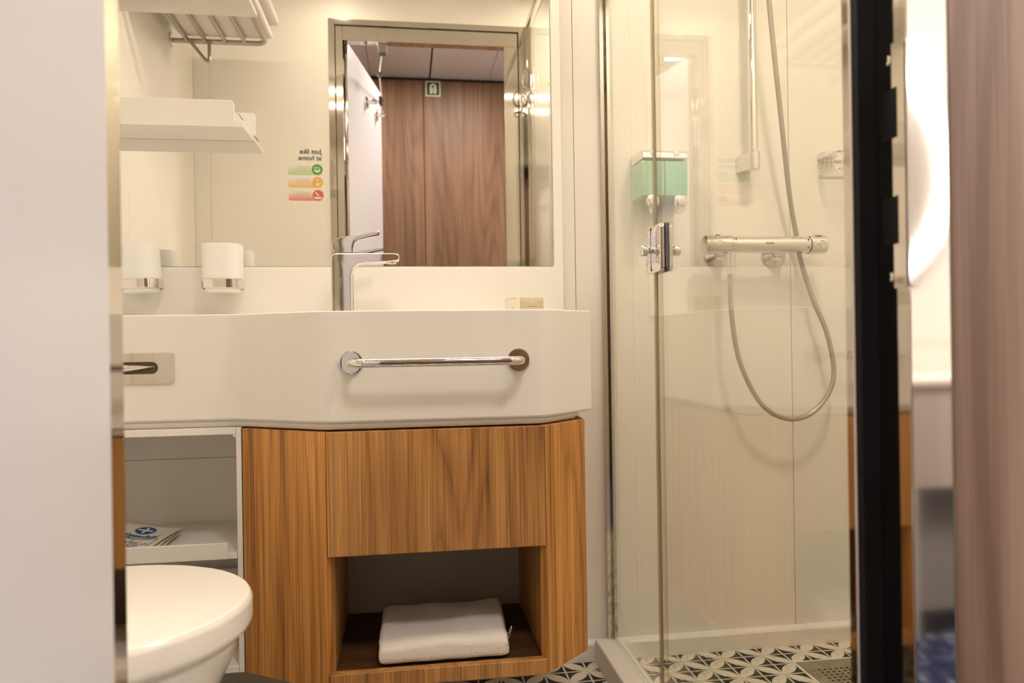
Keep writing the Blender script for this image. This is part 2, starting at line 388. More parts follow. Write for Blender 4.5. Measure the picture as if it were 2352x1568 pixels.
# threshold under the door
obj('trim_2', prism(BM(), [(YO-.01, 0), (YO-.01, .018), (YO, .024), (YD+.004, .024), (YD+.012, .018), (YD+.012, 0)], XL+.0005, XR-.0005, 'x', .001), STEEL, kind='structure')

# ------------------------------------------------------------------ corridor
YCW = -.50
cf = obj('floor', box(BM(), -1.3, 3.2, -1.2, YO-.001, -.06, 0), CARPET, kind='structure')
wc = obj('wall_corridor', box(BM(), -1.3, 1.08, YCW-.06, YCW-.012, 0, ZCC), DARKG, kind='structure')
for a, b_ in ((-1.3, -.72), (-.72, .1145), (.1165, .95), (.952, 1.08)):
    obj('panel', box(BM(), a+.001, b_-.001, YCW-.014, YCW, .06, ZCC-.018, .0008, 1), WOODW, wc)
obj('wall_corridor_end', box(BM(), -1.34, -1.3, YCW, YO, 0, ZCC), LAM, kind='structure')
obj('baseboard_corridor', box(BM(), -1.3, 1.08, YCW, YCW+.008, 0, .07, .001, 1), DARKG, kind='structure')
# wood panel beside the door frame on the corridor side
obj('wall_door_side', box(BM(), .4642, 1.30, .5735, .5748, .0, ZCC), WOODF, kind='structure')
obj('wall_door_left', box(BM(), -1.3, -.262, .550, .5745, .0, ZCC, .0012, 1), WOODF, kind='structure')
obj('wall_door_head', box(BM(), -.262, .446, .560, .5745, ZH+.03, ZCC, .0012, 1), WOODF, kind='structure')
# corridor ceiling of suspended panels
ce = obj('ceiling', box(BM(), -1.34, 3.2, -1.2, YO, ZCC+.012, ZCC+.05), DARKG, kind='structure')
xs = [-1.3, -.70, -.171, .152, .478, .98, 1.5, 2.1, 2.7, 3.2]
for i in range(len(xs)-1):
    gp = .005 if i in (2, 3) else .0015
    obj('ceiling_panel', box(BM(), xs[i]+(.005 if i == 3 else .0015), xs[i+1]-(.005 if i == 2 else .0015), -1.19, YO-.003, ZCC, ZCC+.012, .001, 1), CARP_E, ce)
disc_light('downlight', -.385, -.07, ZCC, .05, emis('corridor_lamp', NEUT, HALL), 'round recessed downlight in corridor ceiling behind the open door, seen in the shower glass')
disc_light('downlight', .30, .12, ZCC, .13, emis('corridor_lamp_2', NEUT, HALL*.23), 'round recessed downlight in corridor ceiling right in front of the doorway')
# cabin: white wall, light ring mirror, desk
obj('wall_cabin', box(BM(), 1.08, 3.2, -1.16, -1.10, 0, ZCC), flat('cabin_white', (.86, .83, .80), .5), kind='structure')
obj('wall_cabin_side', box(BM(), 1.06, 1.08, -1.10, YCW-.012, 0, ZCC), LAM, kind='structure')
obj('wall_cabin_far', box(BM(), 3.2, 3.25, -1.16, YO, 0, ZCC), LAM, kind='structure')
obj('baseboard_cabin', box(BM(), 1.081, 3.199, -1.10, -1.088, 0, .07, .001, 1), DARKG, kind='structure')
obj('trim_3', box(BM(), 1.081, 3.199, -1.10, -1.098, .760, .764), JOINT, kind='structure')
rm = thing('ring_light_mirror', (1.40, -1.098, .90), 'round wall mirror with glowing white ring in the cabin, reflected in the steel door frame', 'mirror')
obj('mirror_disc', lathe(BM(), (1.40, -1.097, 1.335), (0, 1, 0), [(0, .47), (.012, .47), (.014, .465)], 72), flat('cabin_mirror', (.78, .73, .68), .25, .6), rm)
rr = BM(); sg = 72
loft(rr, [[(1.40+r_*math.cos(2*PI*i/sg), y_, 1.335+r_*math.sin(2*PI*i/sg)) for i in range(sg)] for r_, y_ in ((.375, -1.082), (.415, -1.082), (.415, -1.080), (.375, -1.080), (.375, -1.082))], cap=False)
obj('light_ring', rr, emis('ring_glow', (1, .97, .93), 22), rm)
dk = thing('desk', (2.1, -.85, 0), 'pale wood cabin desk below the ring mirror', 'desk')
obj('desktop', box(BM(), 1.09, 3.1, -1.095, -.600, .655, .672, .002, 1), WOODL, dk)
obj('drawer_front', box(BM(), 1.315, 3.0, -.622, -.606, .390, .653, .002, 1), WOODL, dk)
obj('drawer_box', box(BM(), 1.315, 3.0, -1.08, -.624, .392, .652), WOODL, dk)
obj('side_panel', box(BM(), 1.297, 1.312, -1.08, -.606, 0, .655, .001, 1), LAM, dk)
obj('lower_panel', box(BM(), 1.314, 3.0, -.655, -.640, .06, .388), flat('desk_grey_panel', (.42, .40, .38), .6), dk)
obj('plinth', box(BM(), 1.314, 3.0, -.650, -.630, 0, .058), DARKG, dk)
cabl = thing('cabin_fill_light', (1.95, -.14, ZCC), 'unseen long ceiling light added to brighten the cabin wall and desk', 'ceiling light')  # added fill, out of view; placed to brighten the cabin wall and desk front
obj('housing', box(BM(), 1.30, 2.60, -.30, .02, ZCC-.012, ZCC-.0005, .002, 1), LAM, cabl)
obj('diffuser', box(BM(), 1.32, 2.58, -.28, .0, ZCC-.016, ZCC-.0125), emis('cabin_fill_lamp', NEUT, CABIN), cabl)
# life jacket sign
sg_ = thing('life_jacket_sign', (.168, YCW+.0005, 2.14), 'small green life jacket sign high on the wooden corridor wall', 'sign')
obj('backing', prism(BM(), round_rect(.1275, .2095, 2.137, 2.221, .003), YCW+.0003, YCW+.0013, 'y'), SIGNW, sg_)
obj('green_field', prism(BM(), round_rect(.1345, .2025, 2.144, 2.214, .004), YCW+.0013, YCW+.0018, 'y'), SIGNG, sg_)
jx, jz = .1685, 2.179
pts = [(jx+.019*math.cos(a), jz+.007+.022*math.sin(a)) for a in [PI*k/12 for k in range(13)]]
lobeL = [(jx-.019, 2.156), (jx-.014, 2.151), (jx-.008, 2.151), (jx-.002, 2.156)]
lobeR = [(jx+.002, 2.156), (jx+.008, 2.151), (jx+.014, 2.151), (jx+.019, 2.156)]
hole = [(jx-.0012, jz+.002), (jx-.006, jz+.010), (jx-.004, jz+.016), (jx, jz+.018), (jx+.004, jz+.016), (jx+.006, jz+.010), (jx+.0012, jz+.002)]
bb = BM()
prism(bb, pts+lobeL+[(jx-.0012, 2.160)]+hole[:3]+[(jx, jz+.018)]+hole[4:]+[(jx+.0012, 2.160)]+lobeR, YCW+.0018, YCW+.0023, 'y')
bmesh.ops.triangulate(bb, faces=[f for f in bb.faces if len(f.verts) > 4]); obj('jacket_symbol', bb, SIGNW, sg_, smooth=False)

# ------------------------------------------------------------------ open door leaf (white inside), hooks
HX, HY = -.212, .572; ang = math.atan2(.112, .612)     # leaf runs from the hinge back into the corridor
LM = Matrix.Translation((HX, HY, 0)) @ Matrix.Rotation(ang, 4, 'Z')     # local: -Y along the leaf, +X to the doorway side
door = bpy.data.objects.new('door_1', None); COL.objects.link(door); door.location = (HX, HY, 0); door.rotation_euler = (0, 0, ang); tag(door, kind='structure')
WORLD[door.name] = Vector((0, 0, 0))
obj('leaf', box(BM(), -.040, 0, -.622, 0, .030, 1.99, .0015, 2), DOORW, door, local=True)
obj('edge_strip', box(BM(), -.038, -.002, -.0012, .0006, .032, 1.988), STEEL, door, local=True)
obj('wood_face', box(BM(), -.044, -.0405, -.618, -.004, .034, 1.985), WOODF, door, local=True)
for t_ in (.30, .49):
    hk = obj('coat_hook', lathe(BM(), (0.0, -t_, 1.845), (1, 0, 0), [(0, .027), (.006, .027), (.008, .025), (.0085, .010), (.045, .010), (.048, .0085)], 28), CHROME, door, local=True)
    obj('pin', lathe(BM(), (.036, -t_, 1.855), (0, 0, 1), [(0, .004), (.008, .0038), (.010, .002)], 14), CHROME, hk, local=True)
obj('catch', box(BM(), .0, .012, -.615, -.575, 1.93, 1.965, .002), DARKG, door, local=True)
dst = thing('door_stay', (-.072, YD-.03, 1.95), 'grey telescopic door stay hanging from the top of the steel frame to the open door', 'door stay')
obj('bracket', box(BM(), -.090, -.054, YD+.002, YD+.006, 1.962, 2.018, .0008, 1), STEEL, dst)
obj('block', box(BM(), -.089, -.057, YD-.035, YD+.004, 1.925, 1.962, .003), GREYP, dst)
obj('outer_rod', cyl(BM(), (-.073, YD-.03, 1.940), (-.092, .37, 1.940), .0062, seg=16), CHROME, dst)
obj('collar', cyl(BM(), (-.091, .385, 1.940), (-.094, .345, 1.940), .011, seg=16), GREYP, dst)
obj('inner_rod', cyl(BM(), (-.094, .345, 1.940), (-.092, -.01, 1.947), .0038, seg=12), CHROME, dst)

# ------------------------------------------------------------------ information sticker beside the door (faces into the bathroom)
st = thing('information_sticker', (-.37, YD+.0004, 1.33), 'Just like at home sticker with three coloured pills beside the steel door frame', 'sticker')
obj('sheet', prism(BM(), round_rect(-.447, -.288, 1.318, 1.562, .004), YD+.0002, YD+.0006, 'y'), SHEET, st)
MT = lambda x, z: Matrix.Translation((x, YD+.0009, z)) @ Matrix(((-1, 0, 0, 0), (0, 0, 1, 0), (0, 1, 0, 0), (0, 0, 0, 1)))
obj('title', xf(text_bm('Just like\nat home', .0262, .0001, .0006, space=.95), MT(-.3115, 1.525)), INKD, st, smooth=False)
for k, (c, z, mt) in enumerate((((.50, .66, .30), 1.4635, GREEN), ((.82, .50, .13), 1.4145, YEL), ((.74, .22, .15), 1.3645, RED))):
    obj('pill', prism(BM(), round_rect(-.438+k*.0005, -.312, z-.0205, z+.0205, .008), YD+.0007, YD+.0009, 'y'), grad_mat('pill_print_%s' % ('green', 'yellow', 'red')[k], c), st, smooth=False)
    ci = obj('icon_disc', lathe(BM(), (-.3285+k*.001, YD+.0008, z+.001), (0, 1, 0), [(0, .0208), (.0003, .0208)], 40), mt, st)
    ib = BM(); cx, cz, yy = -.3285+k*.001, z+.001, YD+.0011
    def ip(poly): prism(ib, [(cx-p[0], cz+p[1]) for p in poly], yy, yy+.0002, 'y')
    if k == 0:
        ip([(-.011, .002), (0, -.004), (.011, .002), (.011, -.006), (0, -.012), (-.011, -.006)])
        for a_ in (-.008, .001, .009):
            ip([(a_-.003, .006+.002*(a_ == .001)), (a_, .003), (a_+.003, .006+.002*(a_ == .001)), (a_, .010+.002*(a_ == .001))])
    elif k == 1:
        ip([(-.005, -.014), (.004, -.014), (.005, -.004), (-.006, -.004)]); ip([(-.001, .006), (.004, .006), (.004, .011), (-.001, .011)]); ip([(-.013, -.002), (-.008, -.002), (-.008, .002), (-.013, .002)])
    else:
        ip([(-.004, -.001), (-.001, -.004), (.011, .010), (.008, .013)]); ip([(-.013, -.014), (.013, -.014), (.013, -.007), (-.013, -.007)])
    obj('icon', ib, SHEET, ci, smooth=False)
    lb_ = BM()
    for j in range(4 + (k != 1)):
        zz = z+.013-j*.0048; box(lb_, -.352-.001*k-[.062, .055, .066, .048, .058][(j+k) % 5], -.352-.001*k, YD+.0009, YD+.00105, zz-.0006, zz+.0006)
    obj('small_print', lb_, INKG, st, smooth=False)

# ------------------------------------------------------------------ vanity: washbasin counter
def scale_poly(p, d):   # inset a plan polygon's front side only (open back)
    return p
plan = [(XLW+.002, 1.45), (-.3175, 1.45), (-.150, 1.34), (.2560, 1.34), (.3665, 1.445), (.3665, 1.770), (XLW+.002, 1.770)]
va = thing('washbasin_counter', (-.05, 1.6, .636), 'white solid-surface washbasin counter with angled front below the mirror', 'washbasin')
bz = BM()
# deck with a real bowl cut: outer skin + rim + bowl
def rounded(poly, rr, n=5, skip=()):
    out = []
    for i, p in enumerate(poly):
        if i in skip: out.append(p); continue
        a = Vector(poly[i-1]); c = Vector(poly[(i+1) % len(poly)]); q = Vector(p)
        d1 = (a-q).normalized(); d2 = (c-q).normalized(); r_ = rr
        p1 = q+d1*r_; p2 = q+d2*r_
        for k in range(n+1):
            t_ = k/n; out.append(tuple((p1*(1-t_)**2+q*2*t_*(1-t_)+p2*t_*t_)))
    return out
pl = rounded(plan, .022, 5, skip=(0, 4, 5, 6))
def inset(poly, d):     # move towards a centre point, enough for small insets of this shape
    n = len(poly); out = []
    for i in range(n):
        a = Vector(poly[i-1]); q = Vector(poly[i]); c = Vector(poly[(i+1) % n])
        e1 = (q-a); e2 = (c-q)
        if e1.length < 1e-9: e1 = e2
        if e2.length < 1e-9: e2 = e1
        n1 = Vector((-e1.y, e1.x)).normalized(); n2 = Vector((-e2.y, e2.x)).normalized(); m = (n1+n2).normalized()
        out.append(tuple(q+m*d/max(.4, m.dot(n1))))
    return out
rings = [[(x, y, z) for x, y in inset(pl, d)] for z, d in ((.652, .006), (.650, .003), (.654, .0), (.845, 0), (.8478, .0008), (.849, .003))]
loft(bz, rings[1:], cap=False)
# rim top as grid with the bowl: bridge outer top loop to the bowl loop
top = rings[-1]; n_ = len(top); cx_, cy_ = .06, 1.565
def bowl_ring(sx, sy, z, pw=3.2):
    out = []
    for x, y, _ in top:
        a = math.atan2((y-cy_)/sy, (x-cx_)/sx); ca, sa = math.cos(a), math.sin(a)
        out.append((cx_+sx*math.copysign(abs(ca)**(2/pw), ca), cy_+sy*math.copysign(abs(sa)**(2/pw), sa), z))
    return out
loft(bz, [top, bowl_ring(.19, .14, .849), bowl_ring(.186, .136, .845), bowl_ring(.16, .11, .80), bowl_ring(.10, .07, .765), bowl_ring(.02, .02, .760)], cap=False)
bz.verts.ensure_lookup_table()
obj('basin_body', bz, WHITE, va)
sk = BM(); skp = [(XLW+.002, 1.4545), (-.3155, 1.4545), (-.148, 1.3445), (.2545, 1.3445), (.333, 1.419), (.333, 1.77), (XLW+.002, 1.77)]
skr = rounded(skp, .018, 4, skip=(0, 4, 5, 6))
loft(sk, [[(x, y, z) for x, y in inset(skr, d)] for z, d in ((.637, .010), (.640, .006), (.648, .002), (.6535, .004))])
obj('under_lip', sk, WHITE, va)

# backsplash slab with a rounded notch behind the faucet, carrying the mirror
NX0, NX1 = -.1665, -.1195
bs = obj('backsplash', box(BM(), XLW+.002, NX0-.010, 1.772, 1.7955, .8492, .9705, .001, 1), WHITE)
b = BM()
def qarc(cx, cz, r, a0, a1, n=6): return [(cx+r*math.cos(a0+(a1-a0)*k/n), cz+r*math.sin(a0+(a1-a0)*k/n)) for k in range(n+1)]
zt = .9705
prism(b, [(XLW+.002, .8492), (NX0, .8492)]+qarc(NX0-.008, zt-.008, .008, 0, PI/2)+[(XLW+.002, zt)], 1.7725, 1.7955, 'y', .0006, 1)
prism(b, [(.3835, .8492), (.3835, 2.12), (.3625, 2.12), (.3625, zt+.004), (.3605, zt)]+qarc(NX1+.012, zt-.012, .012, PI/2, PI)+[(NX1, .8492)], 1.7725, 1.7955, 'y', .0006, 1)
box(b, XLW+.002, .3625, 1.7897, 1.7955, .9, 2.12)
me_old = bs.data; off = WORLD[bs.name]
finish(b); bmesh.ops.translate(b, verts=b.verts, vec=-off); me_n = bpy.data.meshes.new('backsplash'); b.to_mesh(me_n); b.free(); me_n.materials.append(WHITE); bs.data = me_n
tag(bs, 'white backsplash slab with a narrow border right of the mirror', 'backsplash')
mi = thing('mirror', (-.2, 1.787, .972), 'large wall mirror above the washbasin counter showing the doorway', 'mirror')
obj('mirror_glass', box(BM(), XLW+.003, .3608, YM, 1.7895, .9735, 2.12), MIRR, mi, smooth=False)
obj('bottom_edge', box(BM(), XLW+.003, .3615, YM+.0005, 1.7895, .9712, .9733), EDGE, mi)
obj('side_edge', box(BM(), .3609, .3622, YM+.0005, 1.7895, .9712, 2.12), EDGE, mi)

# faucet: slim body, flat spout to the right, lever above
fa = thing('basin_faucet', (-.135, 1.645, .849), 'chrome single-lever basin faucet with flat spout pointing right', 'faucet')
body = [(-.157, .8495), (-.157, .974), (-.154, .983), (-.148, .9855), (-.022, .9855), (-.013, .984), (-.0105, .980), (-.0105, .973), (-.016, .969), (-.035, .9665), (-.085, .964), (-.100, .961), (-.110, .952), (-.1145, .938), (-.1145, .8495)]
obj('body', prism(BM(), body, 1.626, 1.664, 'y', .0028, 3), CHROME, fa)
obj('aerator', lathe(BM(), (-.028, 1.645, .9675), (0, 0, -1), [(-.002, .011), (.003, .011), (.0035, .009)], 24), CHROME, fa)
head = [(-.150, .9868), (-.1545, 1.000), (-.152, 1.012), (-.147, 1.0165), (-.125, 1.0215), (-.085, 1.0300), (-.058, 1.0345), (-.0535, 1.0335), (-.053, 1.031), (-.056, 1.0285), (-.075, 1.0255), (-.100, 1.019), (-.108, 1.0135), (-.112, 1.000), (-.112, .9868)]
obj('lever_handle', prism(BM(), head, 1.629, 1.661, 'y', .0014, 2), CHROME, fa)
obj('joint_ring', box(BM(), -.150, -.114, 1.630, 1.660, .985, .9872), DARKG, fa)
obj('badge', box(BM(), -.1395, -.1355, 1.6252, 1.6262, .915, .933), flat('badge_grey', (.3, .28, .27), .3, .5), fa)
# crumpled tissue behind the faucet base
tb = BM(); bmesh.ops.create_grid(tb, x_segments=26, y_segments=18, size=.5)
for v in tb.verts:
    x, y = v.co.x, v.co.y; h_ = (.5-abs(x))*(.5-abs(y))
    v.co = Vector((-.130+x*.050, 1.612+y*.024, .8497+.0045*min(1, h_*9)*(.55+.45*math.sin(9*x+3)*math.cos(13*y+x*7))+.002*math.sin(31*x+17*y)*min(1, h_*9)))
obj('tissue', tb, flat('tissue_paper', (.88, .84, .78), .9), label='crumpled white tissue lying in front of the faucet base', cat='tissue')

# soap carton
sb = thing('soap_box', (.2555, 1.652, .8495), 'small cream and beige soap carton on the right end of the counter', 'box', rot=(0, 0, math.radians(32)))
WORLD[sb.name] = Vector((0, 0, 0))
obj('carton', box(BM(), 0, .074, 0, .052, 0, .041, .0006, 1), CARD, sb, local=True)
fb = BM(); box(fb, .0006, .0734, -.0003, .0002, .0006, .0404); obj('beige_face', fb, CARDB, sb, local=True)
pb = BM()
for k in range(7): 
    x_ = .018+k*.0065; prism(pb, [(x_, .0395), (x_+.0022, .0395), (x_+.0012-(3-k)*.0006, .0330-.002*(3-abs(k-3))), (x_-.0006-(3-k)*.0006, .0330-.002*(3-abs(k-3)))], -.0006, -.0003, 'y')
for c_ in (.007, .066):
    for r_ in (.008, .0055): 
        prism(pb, [(c_+r_*math.cos(a), .0398-r_*.75*math.sin(a)) for a in [PI*k/8 for k in range(9)]]+[(c_+(r_-.0008)*math.cos(a), .0398-(r_-.0008)*.75*math.sin(a)) for a in [PI*(8-k)/8 for k in range(9)]], -.0006, -.0003, 'y')
obj('leaf_print', pb, CARDL, sb, local=True, smooth=False)
pb = BM()
for x_, wd in ((.020, .0014), (.026, .0016), (.0295, .0008), (.032, .0018), (.0350, .001), (.0375, .0008), (.040, .0008), (.0425, .001), (.0455, .0014), (.0512, .0016)): box(pb, x_, x_+wd, -.0006, -.0003, .0192, .0208)
obj('text_print', pb, INKD, sb, local=True, smooth=False)
pb = xf(text_bm('60', .007, .0001), Matrix(((0, 0, -1, -.0004), (-1, 0, 0, .028), (0, 1, 0, .013), (0, 0, 0, 1)))); obj('end_print', pb, INKG, sb, local=True, smooth=False)
obj('flap_slot', box(BM(), -.0004, .0, .010, .044, .0385, .0393), INKG, sb, local=True)

# tumblers in chrome rings
def tumbler(x, y, tilt, lab_h, lab_c):
    h = thing('tumbler_holder', (x, y, .916), lab_h, 'holder', 'chrome tumbler holders', rot=(0, tilt, 0)); WORLD[h.name] = Vector((0, 0, 0))
    rb = BM(); sg = 48; R1, R2 = .0445, .0415
    def sq(r_, z): return [(r_*math.copysign(abs(math.cos(a))**.72, math.cos(a)), r_*math.copysign(abs(math.sin(a))**.72, math.sin(a)), z) for a in [2*PI*i/sg for i in range(sg)]]
    loft(rb, [sq(R1-.001, 0), sq(R1, .001), sq(R1, .0195), sq(R1-.001, .0205), sq(R2, .0205), sq(R2, 0), sq(R1-.001, 0)], cap=False); obj('ring', rb, CHROME, h, local=True)
    obj('arm', box(BM(), -.011, .011, R1-.004, 1.7720-y, .002, .019, .002), CHROME, h, local=True)
    c = thing('tumbler', (x, y, .905), lab_c, 'tumbler', 'frosted tumblers', rot=(0, tilt, 0)); WORLD[c.name] = Vector((0, 0, 0)); cb = BM()
    loft(cb, [sq(.001, .004), sq(.032, .004), sq(.036, .008), sq(.0385, .020), sq(.0412, .034), sq(.0415, .045), sq(.0418, .1075), sq(.041, .109), sq(.0395, .108), sq(.039, .045), sq(.034, .012), sq(.001, .010)])
    obj('cup', cb, FROST, c, local=True)
tumbler(-.4000, 1.722, 0, 'chrome ring holder under the right-hand frosted tumbler', 'frosted white glass tumbler nearer the faucet')
tumbler(-.572, 1.720, math.radians(-3.5), 'chrome ring holder beside the doorway edge, slightly askew', 'frosted white glass tumbler leaning slightly, next to the doorway edge')

# shelves on the mirror
sh = thing('wall_shelf', (-.56, 1.727, 1.262), 'lower white shelf with stepped front lip on the mirror', 'shelf', 'white mirror shelves')
obj('shelf_board', box(BM(), XLW+.003, -.3422, 1.6772, 1.7835, 1.2635, 1.275, .0006, 1), WHITE, sh)
lip = [(XLW+.003, 1.2635), (-.3422, 1.2635), (-.3422, 1.2748), (-.3435, 1.2762), (-.3605, 1.2762)]+qarc(-.3605-.010, 1.321-.010, .010, 0, PI/2)+[(XLW+.003, 1.321)]
obj('front_lip', prism(BM(), lip, 1.670, 1.6770, 'y', .0005, 1), WHITE, sh)
bp_ = [(XLW+.003, 1.2752), (-.3370, 1.2752)]+qarc(-.3370-.006, 1.3267-.006, .006, 0, PI/2)+[(XLW+.003, 1.3267)]
obj('back_plate', prism(BM(), bp_, 1.7770, 1.7842, 'y', .0005, 1), WHITE, sh)
obj('end_rod', cyl(BM(), (-.3535, 1.6762, 1.2935), (-.3535, 1.722, 1.2935), .0018, seg=12), CHROME, sh)
obj('wall_shelf', box(BM(), XLW+.003, -.352, 1.670, 1.7835, 1.6005, 1.6115, .0006, 1), WHITE, label='upper plain white shelf at the top of the picture', cat='shelf', group='white mirror shelves')

# chrome plate with slot (left part of the counter front)
ph = thing('slot_plate', (-.51, 1.449, .722), 'chrome rectangular plate with rounded slot and lever on the counter front', 'holder')
outer = round_rect(-.605, -.4265, .7218, .7782, .005, 4)
pb = BM(); y0, y1 = 1.4462, 1.4492
slot = round_rect(-.59, -.4535, .7400, .7625, .0112, 7)
def resample(poly, n, cx, cz):
    # points of poly hit by n rays from (cx,cz)
    out = []
    for k in range(n):
        a = 2*PI*k/n; dx, dz = math.cos(a), math.sin(a); best = None
        for i in range(len(poly)):
            p, q = poly[i], poly[(i+1) % len(poly)]; ex, ez = q[0]-p[0], q[1]-p[1]; den = dx*ez-dz*ex
            if abs(den) < 1e-12: continue
            t_ = ((p[0]-cx)*ez-(p[1]-cz)*ex)/den; s_ = ((p[0]-cx)*dz-(p[1]-cz)*dx)/den
            if t_ > 0 and -1e-6 <= s_ <= 1+1e-6: best = t_ if best is None else min(best, t_)
        out.append((cx+dx*best, cz+dz*best))
    return out
cxp, czp = -.5, .7512
ro = resample(outer, 160, cxp, czp); ri = resample(slot, 160, cxp, czp)
loft(pb, [[(x, y1, z) for x, z in ro], [(x, y0+.0006, z) for x, z in ro], [(x*.9985-.5*.0015, y0, z) for x, z in ro], [(x, y0, z) for x, z in ri], [(x, y1-.0004, z) for x, z in ri]], cap=False)
pb.faces.ensure_lookup_table()
obj('plate', pb, CHROME, ph)
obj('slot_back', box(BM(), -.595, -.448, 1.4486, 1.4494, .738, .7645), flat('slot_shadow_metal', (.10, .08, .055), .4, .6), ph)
lv = BM(); rings = []
for k in range(13):
    t_ = k/12; x = -.4585-.115*t_; hh = .0012+.0055*math.sin(min(1, t_*1.5)*PI*.62); yy = 1.4475-.030*t_*t_; zc = .7535-.0055*t_
    rings.append([(x, yy+.004*math.cos(a), zc+hh*math.sin(a)) for a in [2*PI*i/12 for i in range(12)]])
loft(lv, rings); obj('lever', lv, CHROME, ph)

# towel bar on the counter front
tbz = thing('towel_bar', (.053, 1.33, .735), 'chrome towel bar with two round flanges on the counter front', 'towel bar')
for x in (-.0965, .2035):
    obj('flange', lathe(BM(), (x, 1.3395, .7565), (0, -1, 0), [(0, .0213), (.0035, .0213), (.005, .0205), (.0055, .0185), (.0052, .010)], 48), CHROME, tbz)
pp = [(-.0965, 1.337, .7565)]+[(-.0965+.026*(1-math.cos(a)), 1.311-.026*math.sin(a), .7565) for a in [PI/2*k/8 for k in range(9)]]+[(x, 1.285, .7565) for x in (-.04, 0, .05, .1, .15)]
pp += [(.2035-.026*(1-math.cos(a)), 1.311-.026*math.sin(a), .7565) for a in [PI/2*k/8 for k in range(8, -1, -1)]]+[(.2035, 1.337, .7565)]
obj('bar', tube(BM(), pp, .0078, 20), CHROME, tbz)

# ------------------------------------------------------------------ wooden vanity cabinet
cb = thing('vanity_cabinet', (.05, 1.6, .176), 'wood-grain vanity cabinet with a drawer and open towel niche', 'cabinet')
ZT, ZB, TH = .6345, .176, .018
def vpanel(name, p, q, z0, z1, m, th=TH, ext=0):
    """vertical board whose front face runs p -> q in plan (front is to the right-hand side of -normal)"""
    p, q = Vector(p), Vector(q); d = (q-p).normalized(); nn = Vector((-d.y, d.x))
    return obj(name, prism(BM(), [tuple(p), tuple(q), tuple(q+nn*th), tuple(p+nn*th)], z0, z1, 'z', .0012, 1), m, cb)
vpanel('angled_side', (-.3078, 1.450), (-.1450, 1.343), ZB, ZT, WOODC)
vpanel('angled_side', (.2530, 1.3445), (.3490, 1.4335), ZB, ZT, WOODC)
obj('side_panel', box(BM(), .331, .349, 1.4485, 1.773, ZB, ZT, .0008, 1), WOODC, cb)
obj('side_panel', box(BM(), -.3075, -.2900, 1.469, 1.773, ZB, ZT, .0008, 1), WOODC, cb)
dr = obj('drawer', box(BM(), -.1425, .2505, 1.343, 1.361, .4125, ZT-.0005, .0012, 1), WOODC2, cb)
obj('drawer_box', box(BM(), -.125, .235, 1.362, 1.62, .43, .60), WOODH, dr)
obj('top_panel', box(BM(), -.289, .330, 1.47, 1.77, ZT-.019, ZT-.001), WOODC, cb)
obj('top_panel', box(BM(), -.124, .240, 1.362, 1.469, ZT-.019, ZT-.001), WOODC, cb)
obj('divider', box(BM(), -.1428, -.1330, 1.3625, 1.772, .2, .6135, .0006, 1), WOODC2, cb)
obj('divider', box(BM(), .2450, .2508, 1.3625, 1.772, .2, .6135, .0006, 1), WOODC2, cb)
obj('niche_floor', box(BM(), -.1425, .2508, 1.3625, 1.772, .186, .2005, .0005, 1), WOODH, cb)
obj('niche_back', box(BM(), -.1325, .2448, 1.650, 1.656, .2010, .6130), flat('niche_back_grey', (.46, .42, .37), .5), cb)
obj('bottom_rail', box(BM(), -.1425, .2508, 1.343, 1.361, ZB, .2035, .0010, 1), WOODC2, cb)
obj('bottom_panel', box(BM(), -.289, .330, 1.47, 1.77, ZB, ZB+.012), WOODC, cb)

# folded towel in the niche: three soft layers
tw = BM(); nx, ny = 64, 44
def towel_surface(x0f, x1f, x0b, x1b, yf, yb, z0, z1f, z1b, seed, wav):
    b = bmesh.new(); rings = []; sg = 100
    for k in range(nx+1):
        u = k/nx; ring = []
        ex = min(1, math.sin(PI*min(1, max(0, u)))*9)**.5 if 0 < u < 1 else .0
        for i in range(sg):
            a = 2*PI*i/sg; ca, sa = math.cos(a), math.sin(a)
            cy = math.copysign(abs(ca)**.22, ca); cz = math.copysign(abs(sa)**.55, sa)
            v = .5-.5*cy      # 0 back.. 1 front
            y = yb+(yf-yb)*v
            xa = x0b+(x0f-x0b)*v; xb = x1b+(x1f-x1b)*v; x = xa+(xb-xa)*u
            zt_ = z1b+(z1f-z1b)*v
            bumpz = wav*(math.sin(5.1*u+2.3*v+seed)*.5+math.sin(9.3*u-7.1*v+seed*2)*.35+math.sin(17*u+5*v)*.12)
            zc, hz = (z0+zt_)/2, (zt_-z0)/2
            z = zc+hz*cz*(.55+.45*ex)+(bumpz if cz > 0 else 0)*max(0, cz)
            y += .0018*math.sin(23*u+seed)*(v-.5)
            ring.append((x+.0015*math.sin(19*v+seed), y, z))
        rings.append(ring)
    loft(b, rings); return b
low = towel_surface(-.0560, .1835, -.050, .1955, 1.3720, 1.56, .2010, .2235, .226, 1.0, .001)
top_ = towel_surface(-.0600, .1805, -.0525, .191, 1.3615, 1.555, .2025, .2440, .2540, 2.2, .0055)
ft = thing('folded_towel', (.065, 1.46, .201), 'folded white terry towel lying in the wooden cabinet niche', 'towel')
TWD = bpy.data.textures.new('fluff', 'CLOUDS'); TWD.noise_scale = .0016; TWD.noise_depth = 1
for nm, bmz in (('lower_fold', low), ('upper_fold', top_)):
    o = obj(nm, bmz, TOWEL, ft, smooth=True)
    sub = o.modifiers.new('sub', 'SUBSURF'); sub.levels = sub.render_levels = 1
    dm = o.modifiers.new('fluff', 'DISPLACE'); dm.texture = TWD; dm.strength = .0022; dm.mid_level = .5
lt = smooth_path([(.1790, 1.40, .232), (.186, 1.398, .236), (.1895, 1.396, .246), (.1915, 1.395, .249), (.1905, 1.395, .243), (.1850, 1.397, .225)], 5)
obj('thread_loop', tube(BM(), lt, .0006, 6), TOWEL, ft)

